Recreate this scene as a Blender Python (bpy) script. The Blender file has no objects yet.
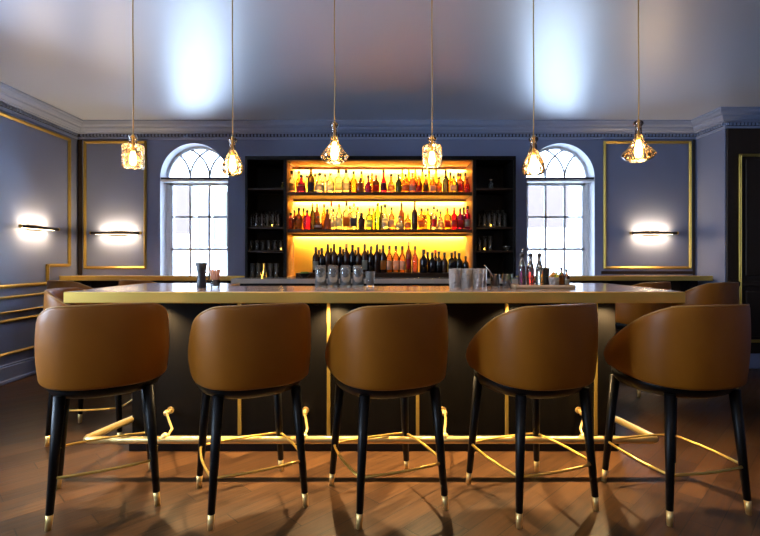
import bpy, math, random
from mathutils import Vector, Matrix
C = bpy.context.scene.collection
PI = math.pi
random.seed(7)
sin, cos = math.sin, math.cos

# ------------------------------------------------------------------ materials
def nmat(name):
    m = bpy.data.materials.new(name); m.use_nodes = True
    nt = m.node_tree; nt.nodes.clear()
    out = nt.nodes.new('ShaderNodeOutputMaterial')
    return m, nt, out

def pbr(name, col, rough=.5, metal=0., noise=0., nscale=20., bump=0., bscale=60., spec=.5, coat=0., coatr=.15, ratio=None):
    m, nt, out = nmat(name)
    b = nt.nodes.new('ShaderNodeBsdfPrincipled')
    b.inputs['Base Color'].default_value = (*col, 1)
    b.inputs['Roughness'].default_value = rough
    b.inputs['Metallic'].default_value = metal
    b.inputs['Specular IOR Level'].default_value = spec
    b.inputs['Coat Weight'].default_value = coat
    b.inputs['Coat Roughness'].default_value = coatr
    nt.links.new(b.outputs[0], out.inputs[0])
    tc = nt.nodes.new('ShaderNodeTexCoord')
    mp = nt.nodes.new('ShaderNodeMapping'); nt.links.new(tc.outputs['Object'], mp.inputs[0])
    if ratio: mp.inputs['Scale'].default_value = ratio
    n = nt.nodes.new('ShaderNodeTexNoise'); n.inputs['Scale'].default_value = nscale; n.inputs['Detail'].default_value = 4
    nt.links.new(mp.outputs[0], n.inputs[0])
    mx = nt.nodes.new('ShaderNodeMix'); mx.data_type = 'RGBA'
    k = noise
    mx.inputs[6].default_value = (*[c*(1-k) for c in col], 1)
    mx.inputs[7].default_value = (*[min(1, c*(1+k)) for c in col], 1)
    nt.links.new(n.outputs[0], mx.inputs[0]); nt.links.new(mx.outputs[2], b.inputs['Base Color'])
    if bump:
        n2 = nt.nodes.new('ShaderNodeTexNoise'); n2.inputs['Scale'].default_value = bscale
        nt.links.new(mp.outputs[0], n2.inputs[0])
        bp = nt.nodes.new('ShaderNodeBump'); bp.inputs['Strength'].default_value = bump; bp.inputs['Distance'].default_value = .01
        nt.links.new(n2.outputs[0], bp.inputs['Height']); nt.links.new(bp.outputs[0], b.inputs['Normal'])
    return m

def emit(name, col, strength):
    m, nt, out = nmat(name)
    e = nt.nodes.new('ShaderNodeEmission'); e.inputs[0].default_value = (*col, 1); e.inputs[1].default_value = strength
    nt.links.new(e.outputs[0], out.inputs[0]); return m

def glass(name, tint=(1,1,1), body=0., bodycol=None, rough=.05, facet=0., refl=1.45):
    """thin glass: tinted see-through, fresnel reflection, and a share of translucent body for coloured liquid"""
    m, nt, out = nmat(name)
    tr = nt.nodes.new('ShaderNodeBsdfTransparent'); tr.inputs[0].default_value = (*tint, 1)
    gl = nt.nodes.new('ShaderNodeBsdfGlossy'); gl.inputs['Roughness'].default_value = rough
    fr = nt.nodes.new('ShaderNodeFresnel'); fr.inputs[0].default_value = refl
    last = tr
    if body:
        tl = nt.nodes.new('ShaderNodeBsdfTranslucent'); tl.inputs[0].default_value = (*(bodycol or tint), 1)
        df = nt.nodes.new('ShaderNodeBsdfDiffuse'); df.inputs[0].default_value = (*(bodycol or tint), 1)
        m0 = nt.nodes.new('ShaderNodeMixShader'); m0.inputs[0].default_value = .4
        nt.links.new(tl.outputs[0], m0.inputs[1]); nt.links.new(df.outputs[0], m0.inputs[2])
        m1 = nt.nodes.new('ShaderNodeMixShader'); m1.inputs[0].default_value = body
        nt.links.new(tr.outputs[0], m1.inputs[1]); nt.links.new(m0.outputs[0], m1.inputs[2]); last = m1
    m2 = nt.nodes.new('ShaderNodeMixShader')
    nt.links.new(fr.outputs[0], m2.inputs[0]); nt.links.new(last.outputs[0], m2.inputs[1]); nt.links.new(gl.outputs[0], m2.inputs[2])
    if facet:
        tc = nt.nodes.new('ShaderNodeTexCoord'); v = nt.nodes.new('ShaderNodeTexVoronoi'); v.inputs['Scale'].default_value = facet
        nt.links.new(tc.outputs['Object'], v.inputs[0])
        bp = nt.nodes.new('ShaderNodeBump'); bp.inputs['Strength'].default_value = .6; bp.inputs['Distance'].default_value = .01
        nt.links.new(v.outputs['Distance'], bp.inputs['Height'])
        nt.links.new(bp.outputs[0], fr.inputs['Normal']); nt.links.new(bp.outputs[0], gl.inputs['Normal'])
    nt.links.new(m2.outputs[0], out.inputs[0]); return m

WALL = pbr('wall_paint', (.18, .215, .335), rough=.38, noise=.05, nscale=3, bump=.04, bscale=90)
WALLP = pbr('wall_paint_panel', (.145, .16, .235), rough=.4, noise=.05, nscale=2, bump=.03, bscale=90)
CORN = pbr('cornice_paint', (.28, .34, .50), rough=.35, noise=.04)
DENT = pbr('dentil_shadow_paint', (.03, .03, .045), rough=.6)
WHITE = pbr('window_paint', (.80, .82, .84), rough=.4, noise=.03)
REVEAL = pbr('reveal_paint', (.78, .79, .86), rough=.5, noise=.03)
DARKBAR = pbr('dark_transom_paint', (.03, .03, .05), rough=.4)
BRASS = pbr('brass', (.80, .54, .12), rough=.30, metal=.8, noise=.08, nscale=12)
EDGE = pbr('counter_edge_brass', (.80, .52, .11), rough=.33, metal=.65, noise=.06, nscale=6)
BRASSP = pbr('polished_brass', (.86, .60, .22), rough=.32, metal=.75, noise=.05, nscale=12)
GILT = pbr('gilt_moulding', (.46, .32, .07), rough=.38, metal=.7, noise=.15, nscale=25)
BRONZE = pbr('dark_bronze_wood_and_shade', (.030, .018, .010), spec=.3, rough=.45, noise=.3, nscale=8, ratio=(1,1,.15))  # real bronze parts, and the wall shade painted around the gilt frames
BLACK = pbr('black_lacquer', (.004, .003, .004), rough=.45, noise=.2, spec=.15)
BLACKW = pbr('black_stained_wood', (.0022, .002, .002), rough=.42, spec=.25, noise=.4, nscale=25, ratio=(1,1,.1))
PANEL = pbr('bar_front_wood', (.0036, .003, .0026), rough=.55, noise=.7, nscale=14, ratio=(1,1,.12), bump=.1, bscale=30, spec=.08)
LEATHER = pbr('tan_leather', (.30, .098, .006), spec=.3, rough=.42, noise=.15, nscale=7, bump=.06, bscale=350)
SEATM = pbr('tan_leather_seat', (.33, .125, .014), rough=.42, noise=.12, nscale=7, bump=.06, bscale=350)
PIPE = pbr('leather_piping', (.46, .22, .05), rough=.35, noise=.1)
TOP = pbr('counter_copper_stone', (.58, .40, .30), rough=.20, noise=.12, nscale=6, spec=.7, coat=.5)
CABIN = pbr('cabinet_black', (.005, .004, .0035), rough=.4, noise=.3, spec=.15)
NICHEW = pbr('niche_wood', (.30, .13, .035), rough=.4, noise=.25, nscale=10, ratio=(.15,1,1))
AMBER = pbr('amber_back_panel', (.90, .48, .04), rough=.6, noise=.03)
SHELFM = pbr('shelf_dark_wood', (.022, .010, .005), spec=.3, rough=.35, noise=.3, nscale=12, ratio=(.1,1,1))
BBTOP = pbr('back_counter_stone', (.40, .33, .26), rough=.2, noise=.15, nscale=9)
LED = emit('led_strip', (1, .76, .36), 330)
LEDLOW = emit('led_strip_low', (1, .74, .32), 190)
LED2 = emit('added_fill_lamp', (1, .70, .36), 6)  # glow of the added fill lamps behind the camera
SCON = emit('sconce_lens', (1, .72, .42), 24)
BULB = emit('filament_bulb', (1, .60, .20), 32)
PUCK = emit('under_counter_led', (1, .78, .45), 25)
TEA = emit('amber_flame', (1, .55, .05), 8)
CORD = pbr('gold_cord', (.45, .30, .12), rough=.5, noise=.2, nscale=200)
PGLASS = glass('pendant_glass', (.97, .86, .66), body=.06, bodycol=(1, .6, .25), facet=38, refl=1.7)
PSMOOTH = glass('pendant_neck_glass', (.86, .72, .62), body=.05, bodycol=(1, .6, .3), refl=1.7)
CLEAR = glass('clear_glass', (.90, .92, .92), body=.08, bodycol=(.9, .9, .9), refl=1.5)
CUT = glass('cut_crystal', (.97, .95, .92), body=.42, bodycol=(.95, .9, .85), facet=90, refl=1.9, rough=.08)
WPANE = glass('window_pane', (.97, .98, 1), refl=1.2)
def real_glass(name, col, rough, facet=0, body=0):
    m, nt, out = nmat(name)
    g = nt.nodes.new('ShaderNodeBsdfGlass'); g.inputs['Color'].default_value = (*col, 1); g.inputs['Roughness'].default_value = rough; g.inputs['IOR'].default_value = 1.5
    if facet:
        tc = nt.nodes.new('ShaderNodeTexCoord'); v = nt.nodes.new('ShaderNodeTexVoronoi'); v.inputs['Scale'].default_value = facet
        bp = nt.nodes.new('ShaderNodeBump'); bp.inputs['Strength'].default_value = .8; bp.inputs['Distance'].default_value = .01
        nt.links.new(tc.outputs['Object'], v.inputs[0]); nt.links.new(v.outputs['Distance'], bp.inputs['Height']); nt.links.new(bp.outputs[0], g.inputs['Normal'])
    if body:
        tl = nt.nodes.new('ShaderNodeBsdfTranslucent'); tl.inputs[0].default_value = (1, .95, .9, 1); df = nt.nodes.new('ShaderNodeBsdfDiffuse'); df.inputs[0].default_value = (1, .95, .9, 1)
        m0 = nt.nodes.new('ShaderNodeMixShader'); nt.links.new(tl.outputs[0], m0.inputs[1]); nt.links.new(df.outputs[0], m0.inputs[2]); m0.inputs[0].default_value = .5
        m1 = nt.nodes.new('ShaderNodeMixShader'); m1.inputs[0].default_value = body; nt.links.new(g.outputs[0], m1.inputs[1]); nt.links.new(m0.outputs[0], m1.inputs[2]); g = m1
    nt.links.new(g.outputs[0], out.inputs[0]); return m
CUT = real_glass('cut_crystal_glass', (1, .98, .96), .05, 70, .28)
TUMB = real_glass('tumbler_glass', (.97, 1, .97), .0, 0, .12)
DIM = glass('shelf_glassware', (.75, .70, .6), body=.12, bodycol=(.7, .6, .45), refl=1.6)
STEEL = pbr('brushed_steel', (.6, .58, .54), rough=.2, metal=1)
CHARC = pbr('charcoal_plastic', (.015, .017, .022), rough=.4)
WOODT = pbr('tray_wood', (.62, .45, .26), rough=.45, noise=.3, nscale=20)
STICK = pbr('stirrer_wood', (.60, .27, .15), rough=.5, noise=.2)
LEMON = pbr('lemon_peel', (.85, .60, .05), rough=.4, noise=.1)
ORANGE = pbr('orange_peel', (.80, .30, .03), rough=.4, noise=.1, bump=.1, bscale=300)
MINT = pbr('mint_leaf', (.08, .22, .03), rough=.5, noise=.3)
CREAM = glass('label_paper', (1,.95,.8), body=.55, bodycol=(.9,.82,.6))
CREAM_ = pbr('label_card', (.80, .74, .60), rough=.6, noise=.05)
LBLACK = pbr('label_dark', (.03, .02, .02), rough=.6)
LORANGE = glass('label_orange', (.95,.45,.1), body=.7, bodycol=(.9, .3, .04))
LRED = glass('label_red', (.8,.08,.05), body=.7, bodycol=(.7, .04, .03))
CORK = pbr('cork', (.40, .24, .12), rough=.8, noise=.2)
CAPD = pbr('cap_dark', (.02, .012, .01), rough=.35)
CAPR = pbr('cap_red', (.50, .03, .02), rough=.35)
CAPO = pbr('cap_copper', (.65, .30, .12), rough=.35)
RENDER_W = pbr('pale_render', (.85, .85, .84), rough=.9, noise=.04)
BRICKP = pbr('pink_brick', (.040, .026, .022), rough=.9, noise=.15, nscale=8)
SLATE = pbr('far_window_glass', (.016, .019, .022), rough=.3)
PAVE = pbr('pale_pavement', (.6, .6, .6), rough=.9, noise=.1)

def ceiling_mat():
    m = pbr('ceiling_gloss_paint', (.50, .59, .76), rough=.42, noise=.03, nscale=2, spec=1.0, coat=1., coatr=.33, bump=.05, bscale=5)
    return m
CEIL = ceiling_mat()
[n for n in CEIL.node_tree.nodes if n.type == 'BSDF_PRINCIPLED'][0].inputs['IOR'].default_value = 2.0

def floor_mat():
    m, nt, out = nmat('diagonal_planks')
    N, L = nt.nodes.new, nt.links.new
    b = N('ShaderNodeBsdfPrincipled'); L(b.outputs[0], out.inputs[0]); b.inputs['Specular IOR Level'].default_value = .3
    tc = N('ShaderNodeTexCoord'); sx = N('ShaderNodeSeparateXYZ'); L(tc.outputs['Object'], sx.inputs[0])
    def mth(op, a, bb=None, v=None):
        n = N('ShaderNodeMath'); n.operation = op
        for i, q in enumerate((a, bb)):
            if q is None: continue
            if isinstance(q, (int, float)): n.inputs[i].default_value = q
            else: L(q, n.inputs[i])
        return n.outputs[0]
    X, Y = sx.outputs[0], sx.outputs[1]
    pw = .115; ln = 1.35; q2 = .70711
    along = mth('ADD', mth('MULTIPLY', X, q2), mth('MULTIPLY', Y, q2))
    v = mth('SUBTRACT', mth('MULTIPLY', Y, q2), mth('MULTIPLY', X, q2))
    vi = mth('DIVIDE', v, pw)
    idx = mth('FLOOR', vi); fr = mth('FRACT', vi)
    w0 = N('ShaderNodeTexWhiteNoise'); w0.noise_dimensions = '1D'; L(idx, w0.inputs['W'])
    colf = mth('ADD', mth('DIVIDE', along, ln), mth('MULTIPLY', w0.outputs['Value'], 7))
    col = mth('FLOOR', colf)
    wn = N('ShaderNodeTexWhiteNoise'); wn.noise_dimensions = '2D'
    cb = N('ShaderNodeCombineXYZ'); L(col, cb.inputs[0]); L(idx, cb.inputs[1]); L(cb.outputs[0], wn.inputs['Vector'])
    g = N('ShaderNodeTexNoise'); g.inputs['Scale'].default_value = 1; g.inputs['Detail'].default_value = 6
    cg = N('ShaderNodeCombineXYZ'); L(mth('MULTIPLY', v, 55), cg.inputs[0]); L(mth('MULTIPLY', along, 4), cg.inputs[1])
    L(mth('MULTIPLY', wn.outputs['Value'], 20), cg.inputs[2]); L(cg.outputs[0], g.inputs['Vector'])
    k = mth('ADD', mth('MULTIPLY', wn.outputs['Value'], .32), mth('MULTIPLY', g.outputs[0], .68))
    r = N('ShaderNodeValToRGB'); L(k, r.inputs[0])
    r.color_ramp.elements[0].position = .15; r.color_ramp.elements[0].color = (.011, .0048, .0022, 1)
    r.color_ramp.elements[1].position = .85; r.color_ramp.elements[1].color = (.122, .055, .020, 1)
    e1 = mth('LESS_THAN', fr, .035)
    fc = mth('FRACT', colf); e2 = mth('LESS_THAN', fc, .004)
    e = mth('MAXIMUM', e1, e2)
    mx = N('ShaderNodeMix'); mx.data_type = 'RGBA'; L(e, mx.inputs[0]); L(r.outputs[0], mx.inputs[6]); mx.inputs[7].default_value = (.015, .008, .005, 1)
    L(mx.outputs[2], b.inputs['Base Color'])
    rr = mth('ADD', mth('MULTIPLY', g.outputs[0], .25), .24); L(rr, b.inputs['Roughness'])
    bp = N('ShaderNodeBump'); bp.inputs['Strength'].default_value = .25; bp.inputs['Distance'].default_value = .004
    L(mth('SUBTRACT', g.outputs[0], e), bp.inputs['Height']); L(bp.outputs[0], b.inputs['Normal'])
    return m
FLOOR = floor_mat()

# ------------------------------------------------------------------ mesh builder
class MB:
    def __init__(s): s.v = []; s.f = []; s.sm = []
    def add(s, vs, fs, smooth=False, M=None):
        o = len(s.v)
        for p in vs:
            p = Vector(p)
            s.v.append(M @ p if M else p)
        for f in fs: s.f.append([o+i for i in f]); s.sm.append(smooth)
        return s
    def box(s, a, b, bev=0., M=None):
        x0,y0,z0 = [min(a[i], b[i]) for i in range(3)]; x1,y1,z1 = [max(a[i], b[i]) for i in range(3)]
        if bev <= 0:
            vs = [(x,y,z) for x in (x0,x1) for y in (y0,y1) for z in (z0,z1)]
            fs = [(0,1,3,2),(4,6,7,5),(0,4,5,1),(2,3,7,6),(0,2,6,4),(1,5,7,3)]
            return s.add(vs, fs, False, M)
        c = min(bev, (x1-x0)/2.01, (y1-y0)/2.01, (z1-z0)/2.01)
        # chamfered box: 24 verts
        vs = []; idx = {}
        for i, x in enumerate((x0,x1)):
            for j, y in enumerate((y0,y1)):
                for k, z in enumerate((z0,z1)):
                    dx = c if i == 0 else -c; dy = c if j == 0 else -c; dz = c if k == 0 else -c
                    idx[(i,j,k,0)] = len(vs); vs.append((x, y+dy, z+dz))
                    idx[(i,j,k,1)] = len(vs); vs.append((x+dx, y, z+dz))
                    idx[(i,j,k,2)] = len(vs); vs.append((x+dx, y+dy, z))
        q = lambda *a: [idx[t] for t in a]
        fs = []
        for i in (0,1): fs.append(q((i,0,0,0),(i,0,1,0),(i,1,1,0),(i,1,0,0)) if i == 0 else q((i,0,0,0),(i,1,0,0),(i,1,1,0),(i,0,1,0)))
        for j in (0,1): fs.append(q((0,j,0,1),(1,j,0,1),(1,j,1,1),(0,j,1,1)) if j == 0 else q((0,j,0,1),(0,j,1,1),(1,j,1,1),(1,j,0,1)))
        for k in (0,1): fs.append(q((0,0,k,2),(0,1,k,2),(1,1,k,2),(1,0,k,2)) if k == 0 else q((0,0,k,2),(1,0,k,2),(1,1,k,2),(0,1,k,2)))
        for i in (0,1):
            for j in (0,1): fs.append(q((i,j,0,0),(i,j,1,0),(i,j,1,1),(i,j,0,1)))
            for k in (0,1): fs.append(q((i,0,k,0),(i,1,k,0),(i,1,k,2),(i,0,k,2)))
        for j in (0,1):
            for k in (0,1): fs.append(q((0,j,k,1),(1,j,k,1),(1,j,k,2),(0,j,k,2)))
        for i in (0,1):
            for j in (0,1):
                for k in (0,1): fs.append(q((i,j,k,0),(i,j,k,1),(i,j,k,2)))
        return s.add(vs, fs, False, M)
    def lathe(s, prof, seg=20, M=None, cap=True, power=2., close=False):
        """prof: [(r,z)]; power>2 gives a squarish plan"""
        vs = []; n = len(prof)
        for r, z in prof:
            for k in range(seg):
                t = 2*PI*(k+.5)/seg
                c, d = cos(t), sin(t)
                q = (abs(c)**power + abs(d)**power)**(-1/power)
                vs.append((r*q*c, r*q*d, z))
        fs = []
        for i in range(n-1):
            for k in range(seg):
                k2 = (k+1) % seg
                fs.append((i*seg+k, i*seg+k2, (i+1)*seg+k2, (i+1)*seg+k))
        s.add(vs, fs, True, M)
        if cap:
            o = len(s.v) - n*seg
            s.f.append([o+k for k in range(seg)][::-1]); s.sm.append(False)
            s.f.append([o+(n-1)*seg+k for k in range(seg)]); s.sm.append(False)
        return s
    def tube(s, pts, r, seg=8, closed=False, M=None, taper=None):
        pts = [Vector(p) for p in pts]; n = len(pts); vs = []
        up = None
        for i, p in enumerate(pts):
            a = pts[(i-1) % n] if (closed or i > 0) else p
            b = pts[(i+1) % n] if (closed or i < n-1) else p
            t = (b-a).normalized()
            if up is None:
                up = Vector((0,0,1)) if abs(t.z) < .9 else Vector((1,0,0))
            u = (up - t*up.dot(t)).normalized(); up = u
            w = t.cross(u)
            rr = r if taper is None else taper[i]
            for k in range(seg):
                an = 2*PI*k/seg
                vs.append(p + (u*cos(an) + w*sin(an))*rr)
        fs = []
        for i in range(n if closed else n-1):
            j = (i+1) % n
            for k in range(seg):
                k2 = (k+1) % seg
                fs.append((i*seg+k, i*seg+k2, j*seg+k2, j*seg+k))
        if not closed:
            fs.append(list(range(seg))[::-1]); fs.append([(n-1)*seg+k for k in range(seg)])
        return s.add(vs, fs, True, M)
    def prism(s, poly, z0, z1, M=None):
        n = len(poly)
        vs = [(x,y,z0) for x,y in poly] + [(x,y,z1) for x,y in poly]
        fs = [list(range(n))[::-1], list(range(n, 2*n))] + [(i, (i+1)%n, n+(i+1)%n, n+i) for i in range(n)]
        return s.add(vs, fs, False, M)
    def sphere(s, c, r, seg=12, rings=8, sc=(1,1,1)):
        vs = [(c[0], c[1], c[2]-r*sc[2])]
        for i in range(1, rings):
            a = -PI/2 + PI*i/rings
            for k in range(seg):
                t = 2*PI*k/seg
                vs.append((c[0]+r*sc[0]*cos(a)*cos(t), c[1]+r*sc[1]*cos(a)*sin(t), c[2]+r*sc[2]*sin(a)))
        vs.append((c[0], c[1], c[2]+r*sc[2]))
        fs = [(0, 1+(k+1)%seg, 1+k) for k in range(seg)]
        for i in range(rings-2):
            for k in range(seg):
                a = 1+i*seg; fs.append((a+k, a+(k+1)%seg, a+seg+(k+1)%seg, a+seg+k))
        a = 1+(rings-2)*seg; e = len(vs)-1
        fs += [(a+k, a+(k+1)%seg, e) for k in range(seg)]
        return s.add(vs, fs, True)
    def build(s, name, mat, parent=None, loc=None, bevel=0.):
        me = bpy.data.meshes.new(name); me.from_pydata([tuple(v) for v in s.v], [], s.f)
        me.polygons.foreach_set('use_smooth', s.sm); me.materials.append(mat); me.validate(); me.update()
        import bmesh
        bm = bmesh.new(); bm.from_mesh(me); bmesh.ops.recalc_face_normals(bm, faces=bm.faces); bm.to_mesh(me); bm.free()
        o = bpy.data.objects.new(name, me); C.objects.link(o)
        if parent: o.parent = parent
        if loc: o.location = loc
        if bevel:
            md = o.modifiers.new('bevel', 'BEVEL'); md.width = bevel; md.segments = 2; md.limit_method = 'ANGLE'
        return o

def thing(name, label, cat, loc=(0,0,0), rz=0., group=None):
    o = bpy.data.objects.new(name, None); C.objects.link(o); o.empty_display_size = .1
    o.location = loc; o.rotation_euler = (0, 0, rz); tag(o, label, cat, group); return o
def tag(o, label, cat, group=None):
    o['label'] = label; o['category'] = cat
    if group: o['group'] = group
    return o
def struct(o): o['kind'] = 'structure'; return o
def kids(o): return [c for c in bpy.data.objects if c.parent == o]
def copy_tree(o, parent=None):
    c = o.copy(); C.objects.link(c)
    if parent: c.parent = parent
    for k in kids(o): copy_tree(k, c)
    return c
def light(kind, name, loc, energy, col=(1,1,1), size=.1, parent=None, rot=None, **kw):
    l = bpy.data.lights.new(name, kind); l.energy = energy; l.color = col
    for k, v in kw.items(): setattr(l, k, v)
    if kind == 'AREA': l.size = size
    elif kind != 'SUN': l.shadow_soft_size = size
    o = bpy.data.objects.new(name, l); C.objects.link(o); o.location = loc
    if rot: o.rotation_euler = rot
    if parent: o.parent = parent
    return o

# ------------------------------------------------------------------ camera
H = 1.25; F = 480.
cam = bpy.data.cameras.new('camera'); co = bpy.data.objects.new('camera', cam); C.objects.link(co)
co.location = (0, 0, H); co.rotation_euler = (PI/2, 0, 0)
cam.sensor_width = 36; cam.lens = F/760*36; cam.shift_y = -10/760; cam.clip_start = .05
bpy.context.scene.camera = co

# ------------------------------------------------------------------ room shell
XL, XR, XN = -3.74, 5.1, 3.91          # left wall, far right wall, niche corner
YW, YN, YB = 5.94, 5.44, -2.6          # back wall, nearer part of the back wall, wall behind the camera
ZC = 2.91; T = .3
W1, W2, WH, WS, SILL = -2.30, 2.235, .42, 2.25, .90

struct(MB().box((XL-T, YB-T, -.1), (XR+T, YW+T, 0)).build('floor', FLOOR))
struct(MB().box((XL-T, YB-T, ZC), (XR+T, YW+T, ZC+.15)).build('ceiling', CEIL))

def arch_wall(name, mat, u0, u1, z0, z1, wins, place, thick, revealmat):
    """wall in the (u,z) plane; wins: (centre, half width, sill, spring, arched); place(u, d, z) -> xyz, d = depth into the wall"""
    wins = sorted(wins)
    b = MB(); rv = MB(); N = 24
    for d in (0, thick):
        def quad(a0, a1, c0, c1):
            b.add([place(a0,d,c0), place(a1,d,c0), place(a1,d,c1), place(a0,d,c1)], [(0,1,2,3)])
        u = u0
        for (c, h, s, sp, ar) in wins:
            quad(u, c-h, z0, z1); quad(c-h, c+h, z0, s)
            if ar:
                P = [(c - h*cos(PI*i/N), sp + h*sin(PI*i/N)) for i in range(N+1)]
                for i in range(N):
                    b.add([place(P[i][0],d,P[i][1]), place(P[i+1][0],d,P[i+1][1]), place(P[i+1][0],d,z1), place(P[i][0],d,z1)], [(0,1,2,3)])
            else: quad(c-h, c+h, sp, z1)
            u = c+h
        quad(u, u1, z0, z1)
    for (a, z) in ((u0,0),(u1,0)):
        b.add([place(a,0,z0), place(a,thick,z0), place(a,thick,z1), place(a,0,z1)], [(0,1,2,3)])
    o = struct(b.build(name, mat))
    for (c, h, s, sp, ar) in wins:
        if ar: P = [(c-h, s)] + [(c - h*cos(PI*i/N), sp + h*sin(PI*i/N)) for i in range(N+1)] + [(c+h, s)]
        else: P = [(c-h, s), (c-h, sp), (c+h, sp), (c+h, s)]
        n = len(P)
        vs = [place(p[0],0,p[1]) for p in P] + [place(p[0],thick,p[1]) for p in P]
        rv.add(vs, [(i, (i+1)%n, n+(i+1)%n, n+i) for i in range(n)])
    rv.build('window_reveal', revealmat, o)
    return o

arch_wall('wall_back', WALL, XL, XN, 0, ZC, [(W1, WH, SILL, WS, True), (W2, WH, SILL, WS, True)], lambda u,d,z: (u, YW+d, z), T, REVEAL)
arch_wall('wall_left', WALL, YB, YW, 0, ZC, [(.2, .5, .95, 2.45, False), (2.2, .5, .95, 2.45, False)], lambda u,d,z: (XL-d, u, z), T, REVEAL)
struct(MB().box((XR, YB, 0), (XR+T, YN, ZC)).build('wall_right', WALL))
struct(MB().box((XN, YN, 0), (XR+T, YW+T, ZC)).build('wall_right_alcove', WALL))
struct(MB().box((XL-T, YB-T, 0), (XR+T, YB, ZC)).build('wall_front', WALL))

# cornice with dentils
def sweep(profile, path):
    """profile: (d, z); path: list of (x, y, nx, ny) with miter normals"""
    b = MB(); n = len(profile); vs = []
    for (x, y, nx, ny) in path:
        for d, z in profile: vs.append((x+nx*d, y+ny*d, z))
    fs = []
    for i in range(len(path)-1):
        for k in range(n-1):
            fs.append((i*n+k, i*n+k+1, (i+1)*n+k+1, (i+1)*n+k))
    return b.add(vs, fs)
cp = [(.17,ZC),(.17,2.893),(.155,2.885),(.15,2.87),(.13,2.85),(.105,2.842),(.10,2.825),(.085,2.815),(.07,2.80),(.05,2.795),(.045,2.785),(.012,2.782),(.012,2.722),(0,2.715)]
path = [(XL, YB, 1, 0), (XL, YW, 1, -1), (XN, YW, -1, -1), (XN, YN, -1, -1), (XR, YN, -1, -1), (XR, YB, -1, 0)]
struct(sweep(cp, path).build('trim_1', CORN))
dn = MB()
x = XL + .05
while x < XN - .04:
    dn.box((x, YW-.030, 2.75), (x+.022, YW-.010, 2.778)); x += .042
y = 3.6
while y < YW - .04:
    dn.box((XL+.010, y, 2.75), (XL+.030, y+.022, 2.778)); y += .042
y = YN
while y < YW - .04:
    dn.box((XN-.030, y, 2.75), (XN-.010, y+.022, 2.778)); y += .042
x = XN
while x < XR - .04:
    dn.box((x, YN-.030, 2.75), (x+.022, YN-.010, 2.778)); x += .042
struct(dn.build('trim_2', CORN))
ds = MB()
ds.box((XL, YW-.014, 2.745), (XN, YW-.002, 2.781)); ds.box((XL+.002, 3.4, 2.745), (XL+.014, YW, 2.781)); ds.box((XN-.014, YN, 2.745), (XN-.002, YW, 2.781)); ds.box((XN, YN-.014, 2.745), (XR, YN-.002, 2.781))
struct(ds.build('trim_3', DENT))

def frame_back(name, x0, x1, z0, z1, y, w=.034, outer=True):
    b = MB()
    P = lambda q, e, h: b  # noqa
    def rect(b, o0, o1, d0):
        b.box((x0-o1, y-d0, z0-o1), (x0-o0, y+.0, z1+o1), .006); b.box((x1+o0, y-d0, z0-o1), (x1+o1, y, z1+o1), .006)
        b.box((x0-o0, y-d0, z0-o1), (x1+o0, y, z0-o0), .006); b.box((x0-o0, y-d0, z1+o0), (x1+o0, y, z1+o1), .006)
    rect(b, -w, 0, .022)
    rect(b, -w*.62, -w*.25, .032)
    return struct(b.build(name, GILT))
px = lambda x, Y=YW: (x-380)*Y/F
pz = lambda y, Y=YW: H-(y-258)*Y/F
frame_back('trim_4', px(84), px(147), pz(269), pz(141), YW)
frame_back('trim_5', px(603), px(691), pz(269), pz(141), YW)
# dark boards standing in for wall shade beside and above the gilt frames
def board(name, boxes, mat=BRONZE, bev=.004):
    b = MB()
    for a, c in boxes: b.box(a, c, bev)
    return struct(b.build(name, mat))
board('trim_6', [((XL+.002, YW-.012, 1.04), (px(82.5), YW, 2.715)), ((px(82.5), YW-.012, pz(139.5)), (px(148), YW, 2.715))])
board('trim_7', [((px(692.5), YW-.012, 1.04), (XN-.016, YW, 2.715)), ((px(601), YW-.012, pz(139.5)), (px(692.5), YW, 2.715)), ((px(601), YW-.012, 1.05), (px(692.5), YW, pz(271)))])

# gilt frame on the left wall with its notched corner, lower frame, chair rail, baseboard
def polyframe(name, pts, w, mat=GILT):
    """pts (y, z) closed outline on the left wall"""
    b = MB(); n = len(pts)
    for i in range(n):
        (ya, za), (yb, zb) = pts[i], pts[(i+1) % n]
        y0, y1 = sorted((ya, yb)); z0, z1 = sorted((za, zb))
        b.box((XL, y0-w/2, z0-w/2), (XL+.022, y1+w/2, z1+w/2), .006)
        b.box((XL, y0-w/5, z0-w/5), (XL+.032, y1+w/5, z1+w/5), .003)
    return struct(b.build(name, mat))
polyframe('trim_8', [(3.75, 2.67), (5.76, 2.67), (5.76, 1.165), (5.38, 1.165), (5.38, .965), (3.75, .965)], .034)
polyframe('trim_9', [(3.75, .62), (5.50, .62), (5.50, .29), (3.75, .29)], .03)
b = MB(); b.box((XL, YB, .70), (XL+.035, YW-.36, .865), .01); struct(b.build('trim_10', WALL))
b = MB(); b.box((XL, YB, .845), (XL+.05, YW-.36, .868), .006); b.box((XL, YB, .70), (XL+.045, YW-.36, .718), .006); struct(b.build('trim_11', GILT))
def base(name, boxes): board(name, boxes, CORN, .008)
base('baseboard_left', [((XL, YB, 0), (XL+.03, YW, .17)), ((XL, YB, .0), (XL+.045, YW, .04)), ((XL, YB, .17), (XL+.018, YW, .19))])
base('baseboard_back', [((XL, YW-.03, 0), (XN, YW, .17)), ((XL, YW-.018, .17), (XN, YW, .19))])
base('baseboard_right', [((XN, YN-.03, 0), (XR, YN, .17)), ((XN-.03, YN-.03, 0), (XN, YW, .17))])

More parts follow.
